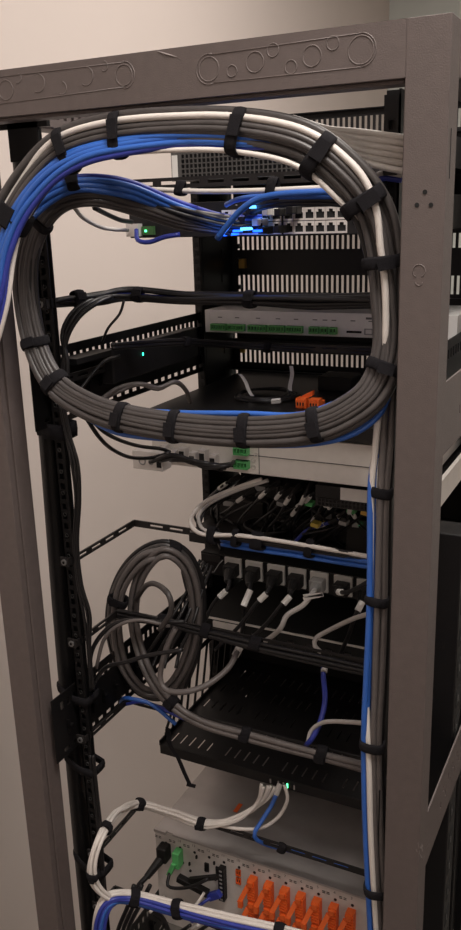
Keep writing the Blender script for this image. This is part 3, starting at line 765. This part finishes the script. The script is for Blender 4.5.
# blue cables leaving the switch, over the inner bundle and away to the left
inner = Path([(262,222,.25),(225,222,.225),(180,208,.150),(135,190,.085),(100,183,.055),(74,183,.036),(52,192,.025),(32,208,.012),(14,232,-.015),(0,270,-.035),(-8,310,-.045),(-26,372,-.058)])
for a, b, m in ((-4,3,'cblue'),(2,3,'cblue'),(-9,1,'cblue'),(7,-2,'cdblue'),(-1,-4,'cblue')):
    cable('cable', inner, m, .0037, -a*mm, b*mm, 'blue cable from the network switch bending over the inner bundle', 'blue cables leaving the network switch')
dk = Path([(262,226,.25),(228,226,.225),(185,216,.155),(140,202,.100),(100,192,.066),(72,196,.050),(48,215,.042),(36,245,.036),(33,290,.028),(40,340,.022)])
for a, b in ((-6,3),(0,5),(5,2),(-2,-3)):
    cable('cable', dk, 'cblack', .0036, a*mm, b*mm, 'black cable of the inner bundle leading to the network switch', 'black cables of the inner bundle')
# extra blues over the top left fanning
bl = Path([(-26,372,-.064),(-6,300,-.058),(4,250,-.052),(20,212,-.045),(48,178,-.036),(80,158,-.028),(120,147,-.020),(180,139,-.008),(240,140,.002),(292,150,.014),(325,172,.03)])
for a, b, m in ((3,1,'cblue'),(-3,2,'cblue'),(8,-1,'cblue'),(-8,0,'cdblue'),(0,-4,'cblue')):
    cable('cable', bl, m, .0037, [(0,a*mm),(4,a*mm),(8,a*.55*mm),(10,a*.5*mm)], [(0,b*mm),(5,b*mm),(7,(b-6)*mm),(10,(b-9)*mm)], 'blue cable in the upper left bundle crossing the left post', 'blue cables of the upper left bundle')
# blues in the bottom of the loop
for L in ([(92,404,.006),(118,408,.004),(180,413,.004),(250,414,.006),(300,414,.010),(340,402,.03)],):
    for q in range(2): cable('cable', Path(L), 'cblue', .0033, -q*.004, -.001*q, 'blue cable along the upper edge of the loop bottom', 'blue cables on the loop bottom')
lb_ = Path([(90,418,.016),(122,433,.014),(180,439,.014),(250,443,.012),(310,442,.010),(350,434,.014),(376,416,.028),(386,396,.040)])
for q in range(2): cable('cable', lb_, 'cblue', .0034, (.002-q*.004), -.003+.002*(q%2), 'blue cable along the lower edge of the loop bottom', 'blue cables under the loop bottom')
# straps of the loop
strap(ring,3.15,.021,.015,'black strap where the upper left bundle crosses the left post',w=.012,ao=-.003)
strap(ring,5.0,.0255,.0155,'leftmost strap on top of the big loop',w=.006)
strap(ring,6.0,.0245,.0155,'second strap from left on top of the big loop',w=.006)
strap(ring,8.0,.0245,.0155,'strap at the middle of the loop top',w=.0065)
strap(ring,9.35,.0245,.0155,'strap above the row of empty ports, on the loop shoulder',w=.0075)
strap(ring,10.75,.024,.0155,'strap on the right shoulder of the loop, near the post',w=.0075)
strap(ring,12.1,.021,.0155,'short strap on the loop right side, beside the slotted panel',w=.0065)
strap(ring,14.75,.020,.0160,'strap at the lower right bend of the loop',w=.006)
strap(ring,17.0,.0195,.0135,'strap on the loop bottom nearest to the right post',w=.0065)
strap(ring,18.05,.0195,.0135,'strap at the middle of the loop bottom, above the green plugs',w=.0065)
strap(ring,19.05,.0195,.0135,'strap on the loop bottom above the silver converter box',w=.006)
strap(ring,20.05,.0185,.0135,'strap on the loop bottom nearest to the left rail',w=.006)
strap(ring,21.95,.0185,.0135,'strap on the lower left bend of the loop',w=.007)
strap(ring,23.25,.018,.0135,'strap on the loop left side, above the lower bend',w=.006)
strap(ring,26.1,.017,.0125,'strap on the inner bundle behind the left post crossing',w=.005,tail=False)
strap(inner,5.0,.018,.012,'strap round the inner blue and black bundle at upper left',w=.007,ao=-.008)
strap(vr,2.9,.0125,.010,'strap on the right vertical bundle below the cream amplifier',w=.006,tail=False)
strap(vr,4.0,.0135,.011,'strap on the right vertical bundle beside the power strip',w=.0055,ao=-.002,tail=False)
strap(vr,6.05,.015,.0145,'strap on the right vertical bundle above the grey metal unit',w=.006,ao=-.002,tail=False)
strap(vr,7.55,.0160,.0165,'lowest strap on the right vertical bundle',w=.0055,ao=-.003,tail=False)
# white and pale cables at the top right
for i in range(6):
    o_ = i*4.6
    wire([(292,118+o_*.3,.035),(325,128+o_*.7,.048-.002*i),(350,131+o_*1.15,.056-.002*i),(375,134+o_*1.35,.060-.002*i),(402,137+o_*1.45,.062-.002*i),(430,140+o_*1.5,.064)],'cwhite',.0034,'pale grey cable running right from behind the loop top','pale cables at the upper right')
for i in range(2):
    wire([(362,188+i*4,.06),(380,174+i*5,.065),(402,176+i*4,.07)],'cpale' if i==0 else 'cdblue',.003,'short '+('pale' if i==0 else 'dark blue')+' cable behind the right shoulder of the loop')
# along the top lacing bar
tb = Path([(150,190,.195),(200,192,.193),(250,191,.192),(300,189,.190),(345,188,.185),(380,186,.17)])
cable('cable', tb, 'cwhite', .0034, 0, .003, 'single white cable strapped under the uppermost cable bar')
cable('cable', Path([(218,238,.190),(227,227,.188),(243,210,.186),(264,198,.184),(300,193,.183),(345,193,.181),(395,205,.12)]), 'cblue', .0042, 0, .004, 'thick blue cable looping up from switch to the uppermost bar')
cable('cable', Path([(226,205,.235),(238,200,.215),(258,197,.20),(290,196,.195),(345,197,.19),(395,210,.12)]), 'cblue', .0036, 0, 0, 'second blue cable behind the thick blue loop at the switch')
for i in range(3): cable('cable', Path([(238,212,.25),(262,203,.215),(300,199,.20),(350,201,.19),(395,214,.13)]), 'cblack', .0034, (.003-i*.004), -.004, 'black cable strapped beneath the uppermost cable bar','black cables under the uppermost bar')
strap(tb,.65,.009,.006,'left strap on the uppermost cable bar',w=.0065,ao=.004,tail=False)
strap(tb,2.5,.013,.009,'right strap on the uppermost cable bar',w=.0065,ao=.002,tail=False)
# network plugs in the switch
for i, (x, y) in enumerate(((262,222),(272,212),(284,212),(296,210),(268,230),(283,229),(256,212),(248,220))):
    p = at(x, y, SY-.010); t = thing('network_plug', (p.x,SY,p.z), ('clear' if i in (1,0) else 'black')+' network plug seated in the switch ports', 'plug', ('clear' if i in (1,0) else 'black')+' network plugs in the switch')
    MB().box(p.x-.0055,p.x+.0055,SY-.020,SY,p.z-.005,p.z+.005).obj('body','pdu' if i in (1,0) else 'plug',t,bevel=.001)
    MB().box(p.x-.0045,p.x+.0045,SY-.034,SY-.018,p.z-.0045,p.z+.0045).obj('boot','cpale' if i in (1,0) else 'plug',t,bevel=.001)
# grey leads to the metal connector left of the switch
wire([(74,207,.06),(84,218,.09),(104,228,.17),(128,230,.245)],'cpale',.0028,'thin pale grey lead sagging to the left end of the switch')
wire([(95,208,.08),(108,215,.14),(120,220,.19),(132,222,.245)],'cblack',.0034,'black lead into the left end of the network switch')
wire([(136,230,.245),(138,240,.235),(150,242,.235),(165,237,.24),(180,234,.25)],'cdblue',.0034,'dark blue lead looping under the left end of the switch')
# ---- black cables along second bar
b2 = Path([(52,304,.085),(78,299,.12),(100,297,.15),(128,294,.185),(180,298,.192),(250,299,.192),(320,300,.190),(385,300,.185),(430,300,.18)])
for a, b, m in ((4,3,'cblack'),(-1,5,'cblack'),(-6,2,'cblack'),(1,-3,'cdblue'),(-9,-1,'cblack'),(7,-1,'cblack')):
    cable('cable', b2, m, .0032, [(0,a*mm*.4),(3,a*mm),(5,a*.4*mm),(6,a*mm),(8,a*mm)], b*mm, 'black cable bundled along the second bar from top' if m=='cblack' else 'dark blue cable bundled along the second bar from top', 'cables along the second bar' if m=='cblack' else None, wob=.002)
strap(b2,1.0,.011,.009,'left strap on the second cable bar',w=.007); strap(b2,3.2,.010,.009,'strap on the second cable bar near its left bend',w=.007); strap(b2,5.03,.011,.009,'strap on the second cable bar above the grey controller',w=.007)
for i in range(3):
    wire([(112-i*6,297,.155),(97-i*6,303,.12),(80-i*5,316,.095),(68-i*3,336,.085),(63+i*2,360,.080),(60+i*4,390,.075),(62+i*5,412,.070)],'cblack',.0032,'black lead looping down from the second cable bar','black loops below the second bar')
wire([(124,300,.18),(120,314,.18),(108,328,.172),(102,342,.178)],'cblack',.002,'very thin black lead dropping from the second bar')
b3 = Path([(112,346,.17),(140,344,.22),(186,342,.30),(235,345,.40),(300,349,.44),(385,352,.44)])
for a in (-3,2): cable('cable', b3, 'cblack', .0032, a*mm, 0, 'black cable crossing below the pale grey controller','black cables below the controller')
strap(b3,2.0,.007,.006,'small strap beside the black box with green light',w=.006,tail=False); strap(b3,3.55,.008,.006,'small strap on black cables under the grey controller',w=.006,tail=False)
for i in range(2): wire([(94-i*4,405,.10),(118,388+i*4,.16),(140,384,.18),(158,388+i,.20),(175,382,.22),(186,390,.25),(190,402,.27)],'cmid',.0034,'grey cable sagging below the black box with green light','grey cables below the black box')
wire([(76,396,.10),(88,380,.12),(104,362,.15),(120,356,.17)],'cblack',.0026,'thin black lead in front of the left side tray')
# cables on left under the loop to the converter
wire([(86,418,.01),(98,436,.03),(112,449,.08),(130,457,.16),(150,458,.22),(170,452,.235)],'cblack',.0028,'black lead drooping under the loop to the silver converter','black leads drooping under the loop')
wire([(92,420,.01),(104,432,.03),(120,440,.08),(140,446,.16),(160,449,.225),(170,452,.245)],'cblack',.0028,'black lead drooping under the loop to the silver converter','black leads drooping under the loop')
for i in range(5):
    wire([(150+i*10,462-i,.225),(172+i*8,455+i*3,.215),(195+i*8,462+i,.22),(222+i*3,470-i*2,.27)],'cblack',.0032,'black lead crossing the metal sockets left of the amplifier','black leads at the amplifier left end')
# spare leads on the flat device: coil, ties, orange connectors
zc = 1.5415
c0 = at(266,397,Z=zc)
for i in range(5):
    rx, ry_ = .052-.003*i, .052-.002*i
    pts = [c0+Vector((math.cos(a)*rx+.004*math.sin(2*a+i), math.sin(a)*ry_+.003*math.sin(3*a+i), .0022+.0012*i)) for a in [2*PI*q/40 for q in range(40)]]
    tagp(MB().tube(pts,.0019,6,True).obj('cord_coil','cblack',smooth=True),'loop of thin black spare lead lying on the flat device','cord','spare lead coil on the flat device')
for (x0,y0),(x1,y1),lab in (((240,374),(253,396),'white paper tag on the left of the spare lead coil'),((291,366),(291,392),'upright white paper tag behind the orange connectors')):
    a, b = at(x0,y0,Y=at(x1,y1,Z=zc+.004).y+.01), at(x1,y1,Z=zc+.004)
    mb = MB(); d = (b-a); n = 8
    for q in range(n):
        p0 = a+d*(q/n)+Vector((.002*math.sin(q*.7),0,0)); p1 = a+d*((q+1)/n)+Vector((.002*math.sin((q+1)*.7),0,0))
        mb.obox((p0+p1)/2,(.0034,0,0),(0,.0003,0),(p1-p0)/2)
    tagp(mb.obj('paper_tag','tag'),lab,'tag','white paper tags on the spare leads')
p = at(276,401,Z=zc+.006); tagp(MB().obox(p,(.0075,0,.001),(0,.002,.001),(0,-.001,.003)).obj('paper_tag','tag'),'small white tag lying in front of the spare lead coil','tag')
for i, (x, y, lab) in enumerate(((302,404,'left orange loose connector on the flat device'),(315,405,'right orange loose connector on the flat device'))):
    p = at(x, y, Z=zc+.004); t = thing('orange_connector', (p.x,p.y,zc), lab, 'connector', 'loose orange connectors')
    mb = MB().box(p.x-.0085,p.x+.0085,p.y-.006,p.y+.010,zc-.002,zc+.014).box(p.x-.0075,p.x+.0075,p.y+.008,p.y+.026,zc-.002,zc+.008)
    for q in range(4): mb.box(p.x-.008+q*.0043,p.x-.005+q*.0043,p.y-.0075,p.y-.005,zc,zc+.012)
    if i == 0: mb.obox((p.x+.006,p.y+.012,zc+.016),(.008,0,.004),(0,.006,0),(0,0,.004))
    mb.obj('body','orange',t,bevel=.0006)
    k = MB()
    for q in range(3): k.box(p.x-.0055+q*.0045,p.x-.0032+q*.0045,p.y-.0080,p.y-.0074,zc+.003,zc+.008)
    k.obj('wire_hole','dark',t)
t = thing('adapter', (0,0,0), 'dark adapter lying behind the orange connectors', 'adapter')
p = at(338,388,Z=zc); t.location = (p.x,p.y,zc); MB().box(p.x-.03,p.x+.03,p.y-.02,p.y+.035,zc-.002,zc+.022).obj('case','plug',t,bevel=.002)
# ---- white cable arc and bar bundle above the power strip
g3 = Path([(206,532,.232),(240,536,.228),(290,543,.226),(340,551,.222),(374,557,.20),(392,560,.15)])
warc = Path([(262,479,.31),(235,489,.30),(208,500,.275),(194,512,.25),(191,524,.24),(203,534,.228),(240,536,.222),(290,543,.220),(340,551,.216),(374,557,.19),(392,560,.15)])
cable('cable', warc, 'cwhite', .0034, 0, 0, 'white cable curving out left, then along the bar above the power strip')
cable('cable', Path([(268,480,.31),(240,489,.30),(214,501,.28),(201,512,.26),(199,522,.25),(208,532,.236),(240,538,.23)]), 'cpale', .0030, 0, 0, 'pale cable just inside the curved white cable')
for q in range(2): cable('cable', Path([(230,492+q*3,.33),(208,505,.28),(198,520,.255),(203,531,.24),(240,538+q,.232),(300,547,.23),(374,560,.20)]), 'cblack', .0026, q*.004, 0, 'thin black cable strapped beside the white cable','thin black cables above the power strip')
for a, b in ((-9,1),(-12,-2),(-15,2)):
    cable('cable', Path([(222,542,.25),(250,546,.236),(290,552,.232),(340,560,.226),(372,564,.19),(392,568,.15)]), 'cblue', .0035, (a+12)*mm*1.2, b*mm, 'blue cable strapped along the bar above the power strip', 'blue cables above the power strip')
for a, b in ((-4,2),(-7,0),(-6,-4)): cable('cable', g3, 'cblack', .0024, a*mm, b*mm, 'thin black lead between white and blue cables above the power strip', 'thin leads above the power strip')
for t_, lab, w in ((.22,'left strap on the bar above the power strip',.007),(.95,'narrow strap on the bar above the power strip',.005),(1.42,'wide middle strap on the bar above the power strip',.010),(2.35,'right strap on the bar above the power strip',.006)):
    strap(g3,t_,.013,.008,lab,w=w,ao=-.004,tail=False)
# ---- bracket end of power strip: cord clips
t = thing('cord_clip', (-.17,.34,1.25), 'bent silver wire clip at the left end of power strip', 'cord clip')
MB().tube([at(200,566,.34),at(203,561,.33),at(206,568,.33),at(208,572,.33),at(214,572,.33),at(219,564,.34),at(223,560,.34)],.0009,6).obj('wire','silver',t,smooth=True)
# ---- coil of thick grey cables
COIL = [(400,778,.16),(368,767,.165),(330,757,.168),(290,747,.166),(246,735,.162),(205,723,.155),(178,708,.150),(156,684,.165),(141,650,.190),(134,612,.200),(141,575,.200),(163,552,.205),(186,566,.225),(196,605,.24),(190,650,.245),(172,684,.235),(146,690,.215),(124,664,.198),(117,625,.190),(122,588,.190),(142,560,.195),(165,552,.21)]
coil = Path(COIL)
for a, b, m in ((-4,4,'cmid'),(4,3,'cmid'),(0,-4,'cmid')):
    cable('cable', coil, m, .0047, [(0,a*mm),(4,a*mm),(8,a*1.3*mm),(21,a*1.3*mm)], b*mm, 'thick grey cable coiled left, then strapped along the bar', 'thick grey cables of the left coil')
c2 = Path([(186,570,.26),(194,612,.27),(186,660,.27),(165,693,.255),(138,688,.235),(118,655,.22),(112,615,.215),(121,580,.212),(141,556,.215),(166,548,.225),(188,562,.245),(199,600,.26),(193,650,.265),(178,690,.26)])
for a, b in ((3,0),(-3,2),(0,-5),(7,-3)):
    cable('cable', c2, 'cgrey' if a<5 else 'cblack', .0047, a*1.2*mm, b*mm, 'dark grey cable wound round the left coil', 'dark grey cables of the left coil')
wire([(238,651,.19),(228,668,.16),(208,684,.13),(185,692,.11),(166,690,.105),(160,676,.11),(166,650,.12),(176,628,.13)],'cmid',.0044,'thick grey cable with pale end, sweeping out of the coil')
p = at(240,647,.195); q = at(235,656,.185); tagp(MB().cyl(p,q,.0058,12).obj('cable_end','cpale',smooth=False),'pale ribbed end on the sweeping grey cable','cable end')
wire([(136,600,.19),(146,586,.15),(156,584,.13),(168,594,.10),(171,612,.10),(160,630,.11)],'cgrey',.0042,'small inner loop of grey cable in the left coil')
wire([(121,706,.186),(122,700,.180),(128,698,.16),(146,702,.165),(160,711,.17),(176,724,.175)],'cblue',.0034,'blue cable peeking out under the left coil','blue cable under coil')
wire([(126,704,.178),(142,702,.176),(160,708,.174),(178,716,.176),(200,724,.178)],'cdblue',.0030,'dark blue cable hidden under the thick grey cables')
strap(coil,18.6,.0165,.012,'left strap on the coil of thick grey cables',w=.0065,ao=.001)
strap(coil,6.2,.011,.010,'strap where the grey cables join the lower bar',w=.008); strap(coil,4.0,.011,.009,'strap on the thick grey cables, middle of the bar',w=.0075); strap(coil,2.2,.0125,.010,'strap on the thick grey cables near the right post',w=.008)
strap(c2,9.3,.013,.011,'strap at the top of the left cable coil',w=.010)
# black leads over bar below the power strip
wire([(182,650,.10),(150,655,.10),(125,662,.10),(105,668,.10),(90,690,.09)],'cblack',.0034,'black lead crossing in front of the left coil low down','black leads across the coil')
wire([(185,622,.13),(150,622,.11),(128,620,.10),(108,628,.09),(92,652,.085),(90,690,.085)],'cblack',.0034,'black lead crossing in front of the left coil high up','black leads across the coil')
wire([(170,626,.12),(140,620,.10),(118,626,.09),(104,640,.085),(96,668,.085)],'cmid',.0028,'pale lead crossing in front of the left coil')
for i in range(4): wire([(200+i*4,560+i*2,.30),(188+i*5,590,.26),(170+i*8,620,.22),(150+i*10,650,.20),(140+i*12,668,.18)],'cblack',.0030,'black cord slanting down from power strip end to the coil','cords slanting to the coil')
b4 = Path([(118,613,.165),(160,620,.172),(210,632,.172),(260,645,.172),(320,659,.172),(376,672,.172)])
for a, b in ((3,3),(-3,3),(0,-2),(-7,1)): cable('cable', b4, 'cblack', .0030, a*mm, b*mm, 'black cable bundled along the bar below the power strip','cables along the bar below the power strip',wob=.0015)
strap(b4,1.1,.010,.008,'left strap on the bar below the power strip',w=.008,ao=-.001,tail=False); strap(b4,1.95,.010,.008,'middle strap on the bar below the power strip',w=.008,tail=False); strap(b4,2.9,.010,.008,'right strap on the bar below the power strip',w=.009,tail=False)
# dangling strap tail
t = thing('loose_strap', at(168,735,.17), 'loose black strap end dangling below the left coil', 'strap')
mb = MB(); L = spline(px([(168,728,.165),(170,745,.16),(178,758,.16),(184,772,.16),(190,785,.16)]),.004); 
for (ta,a),(tb_,b) in zip(L, L[1:]): mb.obox((a+b)/2,(.0042,0,-.001),(0,.0008,0),(b-a)/2*1.1)
mb.obj('webbing','velcro',t); mb = MB(); e = at(190,785,.16)
mb.obox(e+Vector((.002,0,0)),(.008,0,.0005),(0,.001,0),(.001,0,.003)).obj('end_tab','velcro',t)
# ---- blue lead dropping to the shelf and white leads
wire([(324,664,.27),(323,676,.26),(325,700,.22),(321,720,.20),(312,738,.185),(306,745,.185)],'cdblue',.0042,'blue lead dropping across the ventilated shelf')
p, q = at(325,663,.275), at(324,672,.262); tagp(MB().cyl(p,q,.0050,10).obj('clear_plug','cpale'),'clear plug on the blue lead above the ventilated shelf','plug')
wire([(372,724,.07),(350,722,.14),(325,722,.18),(312,730,.19),(308,742,.185)],'cpale',.0032,'pale lead curling left beside the dropping blue lead')
# white bundle with loop at lower left
wb = Path([(268,786,.24),(262,800,.235),(246,814,.215),(225,822,.195),(202,824,.19),(172,813,.192),(140,804,.185),(118,813,.12),(102,836,.060),(93,862,.036),(95,882,.034),(108,896,.045),(128,899,.068),(178,908,.090),(250,924,.095),(345,950,.10)])
for i, (a, b) in enumerate(((4.5,2),(-1,4),(-5.5,1),(1,-3),(-3,-4))):
    cable('cable', wb, 'cwhite', .0030, [(0,(i-2)*5*mm),(3,a*.7*mm),(4,a*mm),(12,a*mm),(13,a*.8*mm)], [(0,b*mm),(11,b*mm),(13,(b-1)*mm)], 'white cable of the lower left white loop', 'white cables of the lower loop', wob=.0014)
cable('cable', Path([(285,785,.24),(287,800,.235),(278,817,.225),(262,828,.215),(240,829,.20),(215,824,.195)]), 'cwhite', .0030, 0, 0, 'separate white lead curving up right of the blue one')
wire([(278,790,.24),(272,805,.225),(262,820,.205),(255,832,.19),(257,840,.19),(270,846,.212),(300,853,.214),(375,876,.214)],'cblue',.0036,'blue lead from under the shelf to the lower cable bar')
p, q = at(280,784,.245), at(276,795,.235); tagp(MB().cyl(p,q,.0046,10).obj('clear_plug','cpale'),'clear plug on the blue lead below the ventilated shelf','plug')
strap(wb,4.0,.009,.009,'strap on the white bundle nearest the right post',w=.007); strap(wb,6.0,.009,.009,'strap at the top of the white loop',w=.006); strap(wb,7.7,.009,.009,'strap on the upper left shoulder of the white loop',w=.006); strap(wb,9.6,.009,.009,'strap on the left side of the white loop',w=.006)
b6 = Path([(282,848,.195),(300,855,.197),(330,863,.197)]); strap(b6,.0,.007,.006,'small strap on the bar right of the blue lead',w=.006,tail=False)
# bottom blue and white bundle
bb = Path([(96,1000,.030),(97,950,.030),(101,915,.034),(112,899,.048),(135,898,.072),(178,909,.085),(230,922,.090),(300,938,.094),(380,962,.10)])
for i, (a, b, m) in enumerate(((6,2,'cwhite'),(2.5,5,'cdblue'),(-2,5,'cdblue'),(-6,4,'cblue'),(-10,1,'cdblue'),(-3,-2,'cwhite'),(3,-4,'cblack'),(-8,-4,'cblack'),(9,-2,'cwhite'))):
    col = {'cwhite':'white','cdblue':'dark blue','cblue':'bright blue','cblack':'black'}[m]
    cable('cable', bb, m, .0034, a*mm, b*mm, f'{col} cable of the lowest bundle, bending down at its left', f'{col} cables of the lowest bundle', wob=.001)
strap(bb,3.95,.014,.011,'left strap on the lowest cable bundle',w=.0075); strap(bb,5.0,.0145,.011,'middle strap on the lowest cable bundle',w=.0075,tw=.25); strap(bb,6.75,.0145,.011,'right strap on the lowest cable bundle',w=.008)
for i in range(5):
    wire([(190+i*9,925,.13),(176+i*9,935,.14),(160+i*10,950,.15)],'cpale' if i%2 else 'cblack',.003,'lead hanging below the lowest bundle, '+('pale' if i%2 else 'black'),'leads hanging below the lowest bundle')
for i in range(3): wire([(150-i*8,885,.16),(140-i*6,905,.15),(128-i*5,930,.14),(122-i*5,960,.14)],'cblack',.0040,'thick black cord behind the lowest bundle','cords behind the lowest bundle')
# lights of the switch
l = bpy.data.lights.new('switch_glow','POINT'); l.energy=.03; l.color=(.05,.2,1); l.shadow_soft_size=.006
o = bpy.data.objects.new('switch_glow',l); C.objects.link(o); o.location = at(236,240,SY-.055)
# ================================================================ world / view
w = bpy.data.worlds.new('world'); bpy.context.scene.world = w; w.use_nodes = True
w.node_tree.nodes['Background'].inputs[0].default_value = (.9,.85,.8,1); w.node_tree.nodes['Background'].inputs[1].default_value = .02
vs = bpy.context.scene.view_settings; vs.view_transform='Standard'; vs.look='None'; vs.gamma=1; vs.exposure=0; vs.use_curve_mapping=False
